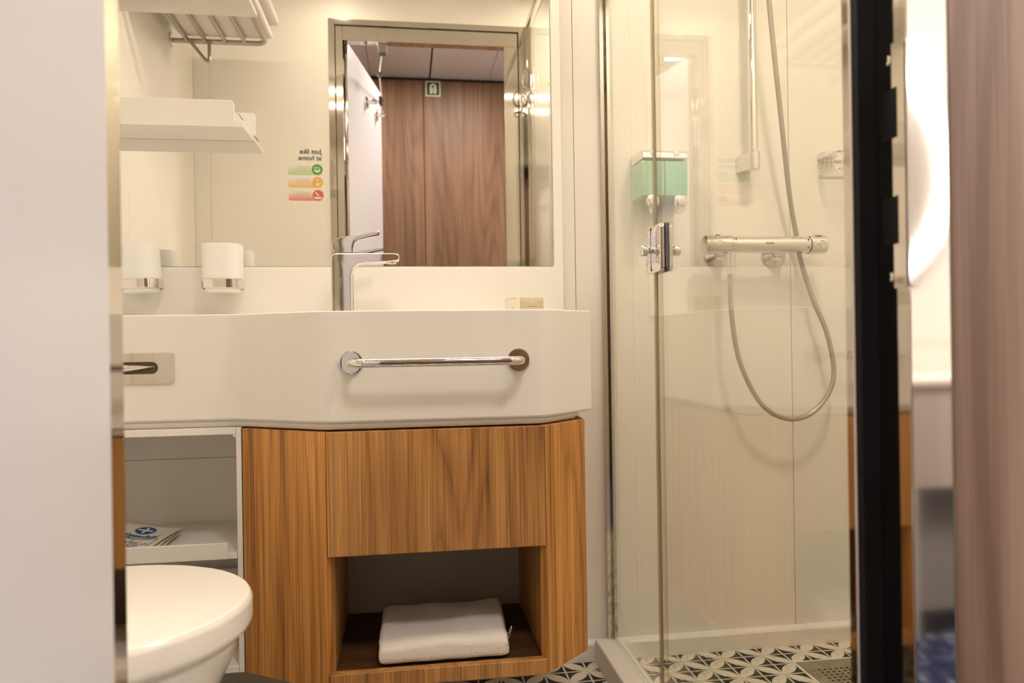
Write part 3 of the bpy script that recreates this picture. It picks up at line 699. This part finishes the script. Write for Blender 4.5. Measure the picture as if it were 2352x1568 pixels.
# ------------------------------------------------------------------ white open shelf unit left of the cabinet
ou = thing('open_shelf_unit', (-.54, 1.6, .176), 'white open shelf unit beside the wooden cabinet', 'shelf unit')
obj('side_post', box(BM(), -.3185, -.3090, 1.4505, 1.76, .176, .6366, .0008, 1), LAM, ou)
obj('top_board', box(BM(), XLW+.003, -.3190, 1.4505, 1.76, .6235, .6366, .0008, 1), LAM, ou)
obj('bottom_board', box(BM(), XLW+.003, -.3190, 1.4505, 1.76, .176, .188, .0008, 1), LAM, ou)
obj('corner_block', prism(BM(), [(-.3190, .623), (-.3190, .6165), (-.3255, .623)], 1.4505, 1.56, 'y'), LAM, ou)
sl = obj('shelf_board', box(BM(), XLW+.003, -.3195, 1.4535, 1.722, .3895, .4010, .0008, 1), LAM, ou)
obj('shelf_lip', box(BM(), XLW+.003, -.3365, 1.4515, 1.4570, .3895, .4200, .0008, 1), LAM, sl)
obj('back_panel', box(BM(), XLW+.003, -.3195, 1.723, 1.729, .1885, .5415), LAM, ou)
obj('back_panel', box(BM(), XLW+.003, -.3195, 1.723, 1.729, .5425, .6225), LAM, ou)
obj('back_panel', box(BM(), XLW+.003, -.3195, 1.70, 1.7225, .1885, .300, .001, 1), LAM, ou)

# paper hygiene bags lying on the shelf
def bag(z, ang_, dx, dy, label, printed):
    t = thing('paper_bag', (-.543+dx, 1.545+dy, z+.0045), label, 'paper bag', 'paper hygiene bags in a stack', rot=(math.radians(3), 0, math.radians(ang_))); WORLD[t.name] = Vector((0, 0, 0))
    L, W = .145, .155; b = BM(); nxx, nyy = 20, 12
    def zz(u, v): return .0022+.0030*math.sin(u*6+1.2)*math.sin(v*3.1)*(.4+v)+.026*max(0, .85-u)**1.4
    def P_(i, j, up):
        u, v = i/nxx, j/nyy; x = (u-.5)*W*1.0; y = (v-.5)*L*.92
        if v > .93: y += .010*math.exp(-((u-.35)/.16)**2)
        return (x, y, (zz(u, v)+(.0009 if up else 0)))
    up = [[b.verts.new(P_(i, j, 1)) for j in range(nyy+1)] for i in range(nxx+1)]; dn = [[b.verts.new(P_(i, j, 0)) for j in range(nyy+1)] for i in range(nxx+1)]
    for i in range(nxx):
        for j in range(nyy):
            b.faces.new((up[i][j], up[i+1][j], up[i+1][j+1], up[i][j+1])); b.faces.new((dn[i][j], dn[i][j+1], dn[i+1][j+1], dn[i+1][j]))
    for i in range(nxx): b.faces.new((up[i][0], dn[i][0], dn[i+1][0], up[i+1][0])); b.faces.new((up[i][nyy], up[i+1][nyy], dn[i+1][nyy], dn[i][nyy]))
    for j in range(nyy): b.faces.new((up[0][j], up[0][j+1], dn[0][j+1], dn[0][j])); b.faces.new((up[nxx][j], dn[nxx][j], dn[nxx][j+1], up[nxx][j+1]))
    obj('paper', b, PAPER, t, local=True)
    if not printed: return
    def drape(bm_, oz=.0012):
        bmesh.ops.subdivide_edges(bm_, edges=[e for e in bm_.edges if e.calc_length() > .006], cuts=2)
        for v_ in bm_.verts:
            u = v_.co.x/W+.5; vv = v_.co.y/(L*.92)+.5; v_.co.z = zz(u, vv)+oz+(v_.co.z*.5)
        return bm_
    yl = .002
    obj('title_print', drape(text_bm('Hygiene-Beutel', .0165, .0001, .0004, 'CENTER', font_shear=.25).__class__ and xf(text_bm('Hygiene-Beutel', .0150, .0001, .0004, 'CENTER', font_shear=.25), Matrix.Translation((.022, yl, 0)) @ Matrix.Diagonal((.74, 1.75, 1, 1)))), INKB, t, local=True, smooth=False)
    el = BM(); prism(el, [(.014+.020*math.cos(2*PI*i/40), yl+.039+.019*math.sin(2*PI*i/40)) for i in range(40)], 0, .0002); bmesh.ops.triangulate(el, faces=[f for f in el.faces if len(f.verts) > 4])
    e_ = obj('oval_emblem', drape(el), INKB, t, local=True, smooth=False)
    cr = BM(); box(cr, -.001, .029, yl+.036, yl+.042, 0, .0002); box(cr, .0115, .0165, yl+.025, yl+.053, 0, .0002)
    obj('cross', drape(cr, .0018), PAPER, e_, local=True, smooth=False)
    ln = BM(); box(ln, -.062, .066, yl-.010, yl-.0075, 0, .0002); box(ln, .0645, .066, yl-.066, yl-.0075, 0, .0002); box(ln, -.062, -.0605, yl-.066, yl-.0075, 0, .0002)
    obj('border_print', drape(ln), INKB, t, local=True, smooth=False)
    tx = 'für\nDamenbinden\nBitte nicht in die Toilette werfen\nHygiene bag for ladies\nPlease do not throw into the toilet'
    obj('small_print', drape(xf(text_bm(tx, .0062, .0001, .0001, 'CENTER', space=.95), Matrix.Translation((.020, yl-.022, 0)) @ Matrix.Diagonal((1, 1.5, 1, 1)))), INKB, t, local=True, smooth=False)
bag(.4005, -2, .002, -.004, 'lowest plain paper bag of the stack on the white shelf', False)
bag(.4040, -7, .000, -.002, 'middle plain paper bag of the stack on the white shelf', False)
bag(.4078, -12, -.003, 0, 'top paper bag printed Hygiene-Beutel in blue on the white shelf', True)

# ------------------------------------------------------------------ toilet
to = thing('toilet', (-.50, 1.045, .08), 'white wall-hung toilet with closed lid at lower left', 'toilet')
def dshape(s, z, dx=0, xb=-.69, n=64):
    cx, a, b_ = -.420+dx, .206*s, .187*s; out = []
    for k in range(n+1):
        t_ = -PI/2+PI*k/n; out.append((cx+a*math.cos(t_), 1.045+b_*math.sin(t_), z))
    for k in range(1, 9):
        u = k/8; out.append((cx+(xb-cx)*u, 1.045+b_*(1-.10*u*u), z))
    for k in range(8, 0, -1):
        u = k/8; out.append((cx+(xb-cx)*u, 1.045-b_*(1-.10*u*u), z))
    return out
lb = BM(); loft(lb, [dshape(.93, .4055), dshape(.965, .4065), dshape(.990, .411), dshape(1.0, .418), dshape(1.0, .440), dshape(.994, .4445), dshape(.980, .4485), dshape(.955, .4503), dshape(.5, .4525, 0), dshape(.02, .453, 0)])
obj('lid', lb, LIDM, to)
obj('seat', loft(BM(), [dshape(.90, .3985), dshape(.915, .399), dshape(.915, .405), dshape(.90, .4053)]), LIDM, to)
bw = BM(); loft(bw, [dshape(s_, z_, dx_, xb_) for s_, z_, dx_, xb_ in ((.42, .085, -.14, -.70), (.52, .10, -.12, -.72), (.62, .15, -.09, -.74), (.74, .22, -.05, -.755), (.83, .29, -.025, -.765), (.885, .35, -.010, -.77), (.895, .375, 0, -.775), (.90, .390, 0, -.775), (.89, .398, 0, -.772))])
obj('bowl', bw, CERAM, to)
for y in (.96, 1.13): obj('lid_hinge', cyl(BM(), (-.705, y-.018, .428), (-.705, y+.018, .428), .014, seg=24), CHROME, to)

# towel rack on the left wall above the toilet, seen in the mirror
RZ = 1.838
tr = thing('towel_rack', (-.62, 1.05, 1.80), 'chrome tubular towel rack on the left wall, seen in the mirror', 'towel rack')
ry0, ry1 = .90, 1.42
pts = [(-.775, ry0, RZ), (-.50, ry0, RZ)]+[(-.50+.035*math.sin(a), ry0+.035*(1-math.cos(a)), RZ) for a in [PI/2*k/6 for k in range(1, 7)]]+[(-.465, ry1-.035, RZ)]+[(-.50+.035*math.cos(a), ry1-.035+.035*math.sin(a), RZ) for a in [PI/2*k/6 for k in range(1, 7)]]+[(-.775, ry1, RZ)]
obj('rack_loop', tube(BM(), pts, .0085, 12), BRUSH, tr)
for x in (-.535, -.60, -.665, -.725): obj('cross_tube', tube(BM(), [(x, ry0, RZ), (x, ry1, RZ)], .0068, 12), BRUSH, tr)
for y in (ry0, ry1):
    obj('wall_flange', lathe(BM(), (-.7795, y, RZ), (1, 0, 0), [(0, .024), (.006, .024), (.010, .010)], 32), CHROME, tr)
    obj('support_strut', tube(BM(), smooth_path([(-.775, y+.012, RZ+.06), (-.72, y+.012, RZ+.0), (-.665, y+.012, RZ-.068), (-.655, y+.012, RZ-.07), (-.652, y+.012, RZ-.06), (-.652, y+.012, RZ-.006)], 5), .0058, 10), BRUSH, tr)
def rack_towel(x0, x1, y0, y1, z0, z1, label):
    b = BM(); n = 12; rings = []
    for k in range(25):
        v = k/24; y = y0+(y1-y0)*v; e = (1-abs(2*v-1)**8)*.5+.5
        ring = []
        for i in range(48):
            a = 2*PI*i/48; ca, sa = math.cos(a), math.sin(a); px = math.copysign(abs(ca)**.35, ca); pz = math.copysign(abs(sa)**.5, sa)
            ring.append(((x0+x1)/2+(x1-x0)/2*px, y+.002*math.sin(a*3), (z0+z1)/2+(z1-z0)/2*pz*e+.002*math.sin(5*v+a)))
        rings.append(ring)
    loft(b, rings); obj('towel', b, TOWEL, label=label, cat='towel', group='white towels on the rack')
rack_towel(-.755, -.445, .893, 1.40, RZ+.010, RZ+.055, 'lower folded white towel on the chrome rack, seen in the mirror')
rack_towel(-.75, -.425, .885, 1.39, RZ+.060, RZ+.105, 'upper folded white towel on the chrome rack, seen in the mirror')

# ------------------------------------------------------------------ shower
gx0, gx1 = .4935, .5015
se = thing('shower_screen', (.4975, 1.2, .052), 'clear glass shower screen with chrome knob standing on the white curb', 'shower screen')
obj('fixed_glass_panel', box(BM(), gx0, gx1, 1.4230, 1.7935, .0535, 2.02), GLASS, se, smooth=False)
obj('glass_door', box(BM(), gx0, gx1, .700, 1.3990, .062, 2.02), GLASS, se, smooth=False)
obj('glass_edge', box(BM(), gx0+.0005, gx1-.0005, 1.4222, 1.4229, .0535, 2.02), EDGE, se)
obj('seal_strip', prism(BM(), [(gx0-.003, 1.4205), (gx0-.003, 1.4015), (gx0-.0015, 1.4000), (gx1+.002, 1.4000), (gx1+.003, 1.4205)], .056, 2.02, 'z'), SEALM, se)
obj('wall_profile', prism(BM(), [(.4855, 1.7955), (.4855, 1.779), (.4925, 1.779), (.4925, 1.7945), (.5025, 1.7945), (.5025, 1.779), (.5095, 1.779), (.5095, 1.7955)], .052, 2.03, 'z'), STEEL, se)
obj('wall_gasket', box(BM(), .4924, .4934, 1.787, 1.7945, .054, 2.02), BLACK, se)
obj('wall_gasket', box(BM(), .5016, .5026, 1.787, 1.7945, .054, 2.02), BLACK, se)
obj('jamb_profile', box(BM(), .4885, .5065, .6375, .698, .052, 2.03, .001, 1), STEEL, se)
obj('top_rail', box(BM(), .4885, .5065, .6375, 1.795, 2.03, 2.055, .001, 1), STEEL, se)
# knob fitting spanning the joint
for s_, xx in ((-1, gx0), (1, gx1)):
    pl_ = BM(); rect = round_rect(1.360, 1.446, .920, 1.014, .010, 6); xa = xx+s_*.0003
    b2 = []; 
    for dx_, sc in ((0, 1.0), (.006, 1.0), (.0085, .97), (.0105, .80), (.011, .5)):
        b2.append([(xa+s_*dx_, 1.403+(y-1.403)*sc, .967+(z-.967)*sc) for y, z in rect])
    loft(pl_, b2); pt = obj('fitting_plate', pl_, CHROME, se)
    obj('knob', lathe(BM(), (xa+s_*.010, 1.398, .9645), (s_, 0, 0), [(0, .0065), (.006, .006), (.008, .0085), (.010, .006), (.011, .006), (.0125, .0105), (.0145, .0115), (.0235, .0115), (.025, .0100)], 28), CHROME, pt)
    obj('seam_groove', box(BM(), *(sorted((xa+s_*.008, xa+s_*.0112))), 1.4085, 1.4105, .925, 1.009), DARKG, pt)
    for y in (1.376, 1.432):
        for z in (.940, .995): obj('screw', lathe(BM(), (xa+s_*.0085, y, z), (s_, 0, 0), [(0, .0055), (.0022, .0050), (.0026, .0030), (.0012, .0022)], 16), CHROME, pt)
obj('fitting_gasket', box(BM(), gx0-.0004, gx1+.0004, 1.3575, 1.3598, .921, 1.013), BLACK, se)
# upper fitting near the door wall (seen in the mirror)
uf = obj('upper_fitting', box(BM(), gx0-.009, gx0-.0003, .735, .795, 1.745, 1.830, .003), CHROME, se)
obj('loop', tube(BM(), smooth_path([(gx0-.009, .75, 1.765), (gx0-.030, .752, 1.775), (gx0-.034, .755, 1.80), (gx0-.026, .765, 1.825), (gx0-.009, .775, 1.835)], 6), .004, 10), CHROME, uf)
obj('loop', tube(BM(), smooth_path([(gx0-.009, .78, 1.755), (gx0-.026, .77, 1.745), (gx0-.030, .755, 1.732), (gx0-.018, .745, 1.722)], 6), .004, 10), CHROME, uf)

# soap dispenser with two chambers
sd = thing('soap_dispenser', (.622, 1.75, 1.095), 'wall soap dispenser with mint green liquid and two chrome push levers', 'dispenser')
obj('back_plate', prism(BM(), round_rect(.5660, .6785, 1.1020, 1.2430, .01), 1.786, 1.7955, 'y'), LAM, sd)
tk = [(1.786, 1.103), (1.786, 1.222), (1.706, 1.222), (1.702, 1.215), (1.704, 1.150), (1.715, 1.110), (1.725, 1.100), (1.745, 1.0965)]
for x0, x1, lx in ((.5655, .6218, .588), (.6222, .6785, .656)):
    tkp = obj('tank', prism(BM(), tk, x0, x1, 'x', .003, 2), TANK, sd)
    obj('liquid', prism(BM(), [(1.784, 1.136), (1.784, 1.2185), (1.7085, 1.2185), (1.7050, 1.213), (1.7070, 1.152), (1.710, 1.136)], x0+.0006, x1-.0006, 'x'), LIQ, tkp)
    lvb = BM(); rr_ = [(lx+.0175*math.cos(a), 1.1185+.0185*math.sin(a)*(1.1 if math.sin(a) > 0 else .85)) for a in [2*PI*i/32 for i in range(32)]]
    loft(lvb, [[(lx+(x-lx)*s_, y_, 1.1185+(z-1.1185)*s_) for x, z in rr_] for y_, s_ in ((1.706, .9), (1.699, 1.0), (1.694, .95), (1.690, .75), (1.688, .4))])
    obj('push_lever', lvb, CHROME, sd)
    obj('nozzle', cyl(BM(), (lx, 1.712, 1.104), (lx, 1.710, 1.091), .006, .004, seg=16), CHROME, sd)
obj('top_cap', prism(BM(), [(1.790, 1.2225), (1.790, 1.2475), (1.722, 1.2475), (1.703, 1.2400), (1.7005, 1.2225)], .5645, .6800, 'x', .003, 3), CHROME, sd)
for x in (.592, .650): obj('lock_button', lathe(BM(), (x, 1.704, 1.234), (0, -1, 0), [(-.003, .0075), (.003, .0075), (.004, .006)], 20), CHROME, sd)

# rail with bracket
rl_ = thing('shower_rail', (.875, 1.745, 1.21), 'vertical chrome shower rail with its lower wall bracket', 'shower rail')
obj('rail', cyl(BM(), (.8660, 1.742, 1.222), (.8660, 1.742, 2.02), .0115, seg=28), CHROME, rl_)
obj('bracket_socket', lathe(BM(), (.8660, 1.742, 1.209), (0, 0, 1), [(0, .0145), (.001, .0155), (.044, .0155), (.046, .0135)], 28), CHROME, rl_)
obj('bracket_arm', prism(BM(), [(.8530, 1.745), (.8800, 1.755), (.8800, 1.7955), (.8440, 1.7955)], 1.211, 1.254, 'z', .002), CHROME, rl_)
obj('bracket_arm', box(BM(), .862, .887, 1.75, 1.7955, 1.97, 2.01, .002), CHROME, rl_)
# hand shower out of the frame top, hose
ho = [(.8830, 1.700, 1.98), (.8770, 1.690, 1.80), (.8855, 1.690, 1.615), (.9250, 1.715, 1.345), (.962, 1.745, 1.15), (.990, 1.764, 1.046), (1.0030, 1.766, .98), (1.030, 1.755, .88), (1.0545, 1.740, .800), (1.0690, 1.735, .705), (1.0500, 1.732, .645), (1.005, 1.73, .600), (.951, 1.73, .586), (.895, 1.73, .605), (.850, 1.728, .655), (.810, 1.725, .745), (.7920, 1.722, .860), (.7905, 1.720, .962)]
hs = obj('shower_hose', tube(BM(), smooth_path(ho, 12), .0062, 14), HOSE)
tag(hs, 'long grey shower hose hanging in a loop below the chrome mixer', 'hose')
hh_ = thing('hand_shower', (.883, 1.69, 1.96), 'chrome hand shower at the top of the rail', 'hand shower')
obj('handle', cyl(BM(), (.883, 1.700, 1.985), (.883, 1.66, 2.08), .012, .014, seg=20), CHROME, hh_)
obj('spray_head', lathe(BM(), (.883, 1.655, 2.085), (0, -.85, -.5), [(-.012, .02), (0, .045), (.01, .048), (.012, .044)], 32), CHROME, hh_)
# mixer
mx_ = thing('shower_mixer', (.876, 1.72, 1.0), 'chrome thermostatic shower mixer bar on the shower wall', 'shower mixer')
MZ, MY = 1.0195, 1.718
obj('bar_body', cyl(BM(), (.790, MY, MZ), (.992, MY, MZ), .0205, seg=40), CHROME, mx_)
for a, s_ in ((.7185, -1), (1.0400, 1)):
    inner = .7885 if s_ < 0 else .9935; L_ = abs(a-inner)
    kb = lathe(BM(), (inner, MY, MZ), (s_, 0, 0), [(0, .0222), (.001, .0232), (L_*.8, .0235), (L_*.93, .0222), (L_*.99, .0165), (L_, .004)], 40)
    hd = obj('control_knob', kb, CHROME, mx_)
    kx = inner+s_*L_*.52; rg = BM()
    loft(rg, [[(kx+r_*math.cos(2*PI*i/28), y_, MZ+r_*math.sin(2*PI*i/28)) for i in range(28)] for r_, y_ in ((.0090, MY-.0215), (.0090, MY-.0238), (.0082, MY-.0240), (.0082, MY-.0218))], cap=True)
    obj('button', rg, CHROME, hd)
    obj('stop_bump', lathe(BM(), (kx, MY, MZ+.021), (0, 0, 1), [(0, .014), (.003, .012), (.005, .006)], 24), CHROME, hd)
for x in (.788, .942):
    obj('wall_rosette', lathe(BM(), (x, 1.7955, 1.004), (0, -1, 0), [(0, .033), (.004, .033), (.012, .024), (.020, .016)], 36), CHROME, mx_)
    obj('union', cyl(BM(), (x, 1.778, 1.006), (x, 1.730, 1.016), .0135, seg=24), CHROME, mx_)
obj('hose_outlet', lathe(BM(), (.7915, MY+.002, MZ-.018), (0, 0, -1), [(0, .0115), (.012, .0115), (.014, .0105), (.022, .0105), (.0225, .0125), (.036, .0125), (.037, .009), (.055, .0085)], 24), CHROME, mx_)
M_ = Matrix.Translation((.8730, MY-.0208, MZ-.001)) @ Matrix(((1, 0, 0, 0), (0, 0, -1, 0), (0, 1, 0, 0), (0, 0, 0, 1)))
obj('maker_print', xf(text_bm('GROHE', .0058, .0001, .0001), M_), INKD, mx_, smooth=False)
for x, z in ((.797, 1.030), (.9855, 1.030), (.9855, 1.011)): obj('scale_mark', box(BM(), x-.0009, x+.0009, MY-.0200, MY-.0178, z-.0025, z+.0025), INKD, mx_)
# wire basket
wb = thing('wire_basket', (1.13, 1.76, 1.205), 'small chrome wire soap basket on the shower wall near the door jamb', 'basket')
bx0, bx1, by0, by1, bz0, bz1 = 1.066, 1.233, 1.700, 1.792, 1.208, 1.250
def loop(z, r_): return [(x, y, z) for x, y in round_rect(bx0, bx1, by0, by1, .015, 4)]
for z in (bz0, bz1):
    l_ = loop(z, 0); obj('rim_wire', tube(BM(), l_+[l_[0]], .0018 if z == bz0 else .0022, 8), CHROME, wb)
for k in range(9):
    x = bx0+.012+k*.018; obj('wire', tube(BM(), [(x, by0, bz1), (x, by0, bz0), (x, by1, bz0)], .0012, 6), CHROME, wb)
for k in range(4):
    y = by0+.018+k*.018; obj('wire', tube(BM(), [(bx0, y, bz1), (bx0, y, bz0)], .0012, 6), CHROME, wb)
obj('wall_mount', box(BM(), 1.068, 1.106, 1.762, 1.7955, 1.250, 1.268, .004, 3), CHROME, wb)
obj('wall_mount', box(BM(), 1.190, 1.225, 1.762, 1.7955, 1.250, 1.268, .004, 3), CHROME, wb)

# floor drain grate with square holes
dg = thing('floor_drain', ((DR[0]+DR[1])/2, (DR[2]+DR[3])/2, 0), 'square stainless floor drain grate in the petal-tiled shower floor', 'drain')
gb = BM(); m_, hs_, pt_ = .034, .0068, .0142
n_h = int((DR[1]-DR[0]-2*m_)/pt_)+1
xs_ = [DR[0]]; ys_ = [DR[2]]
for k in range(n_h): 
    a = DR[0]+m_+k*pt_; xs_ += [a-hs_/2, a+hs_/2]; c_ = DR[2]+m_+k*pt_; ys_ += [c_-hs_/2, c_+hs_/2]
xs_.append(DR[1]); ys_.append(DR[3])
V = [[[gb.verts.new((x, y, z)) for y in ys_] for x in xs_] for z in (.0012, -.0003)]
def isol(i, j): return not (i % 2 == 1 and j % 2 == 1)
for i in range(len(xs_)-1):
    for j in range(len(ys_)-1):
        if isol(i, j):
            gb.faces.new((V[0][i][j], V[0][i+1][j], V[0][i+1][j+1], V[0][i][j+1])); gb.faces.new((V[1][i][j], V[1][i][j+1], V[1][i+1][j+1], V[1][i+1][j]))
        else:
            for (a, b_), (c, d_) in (((i, j), (i+1, j)), ((i+1, j), (i+1, j+1)), ((i+1, j+1), (i, j+1)), ((i, j+1), (i, j))):
                gb.faces.new((V[0][a][b_], V[0][c][d_], V[1][c][d_], V[1][a][b_]))
obj('grate', gb, flat('drain_steel', (.42, .37, .28), .35, .7), dg, smooth=False)
obj('sump', box(BM(), DR[0]+.004, DR[1]-.004, DR[2]+.004, DR[3]-.004, -.00088, -.0004), BLACK, dg)
obj('surround', prism(BM(), [(DR[0]-.006, DR[3]), (DR[1]+.006, DR[3]), (DR[1]+.006, DR[3]+.006), (DR[0]-.006, DR[3]+.006)], -.003, .0006), WHITE, dg)
obj('surround', prism(BM(), [(DR[0]-.006, DR[2]), (DR[0], DR[2]), (DR[0], DR[3]), (DR[0]-.006, DR[3])], -.003, .0006), WHITE, dg)

# ------------------------------------------------------------------ bathroom lights
ll = thing('linear_ceiling_light', (-.12, 1.66, ZC), 'slim linear light in the bathroom ceiling above the mirror', 'ceiling light')
obj('profile', box(BM(), -.66, .46, 1.640, 1.680, ZC-.050, ZC-.0005, .001, 1), LAM, ll)
obj('diffuser', box(BM(), -.65, .45, 1.645, 1.675, ZC-.056, ZC-.0502), emis('linear_lamp', (1, .88, .70), LED), ll)
disc_light('downlight', -.24, .85, ZC, .045, emis('bath_lamp', WARM, SPOT*.75), 'round recessed downlight in the middle of the bathroom ceiling')
disc_light('downlight', .80, .92, ZC, .09, emis('bath_fill_lamp', WARM, SPOT*1.85), 'unseen wider round downlight added to brighten the shower')  # unseen fill lamp, added to spread light over the shower and low walls
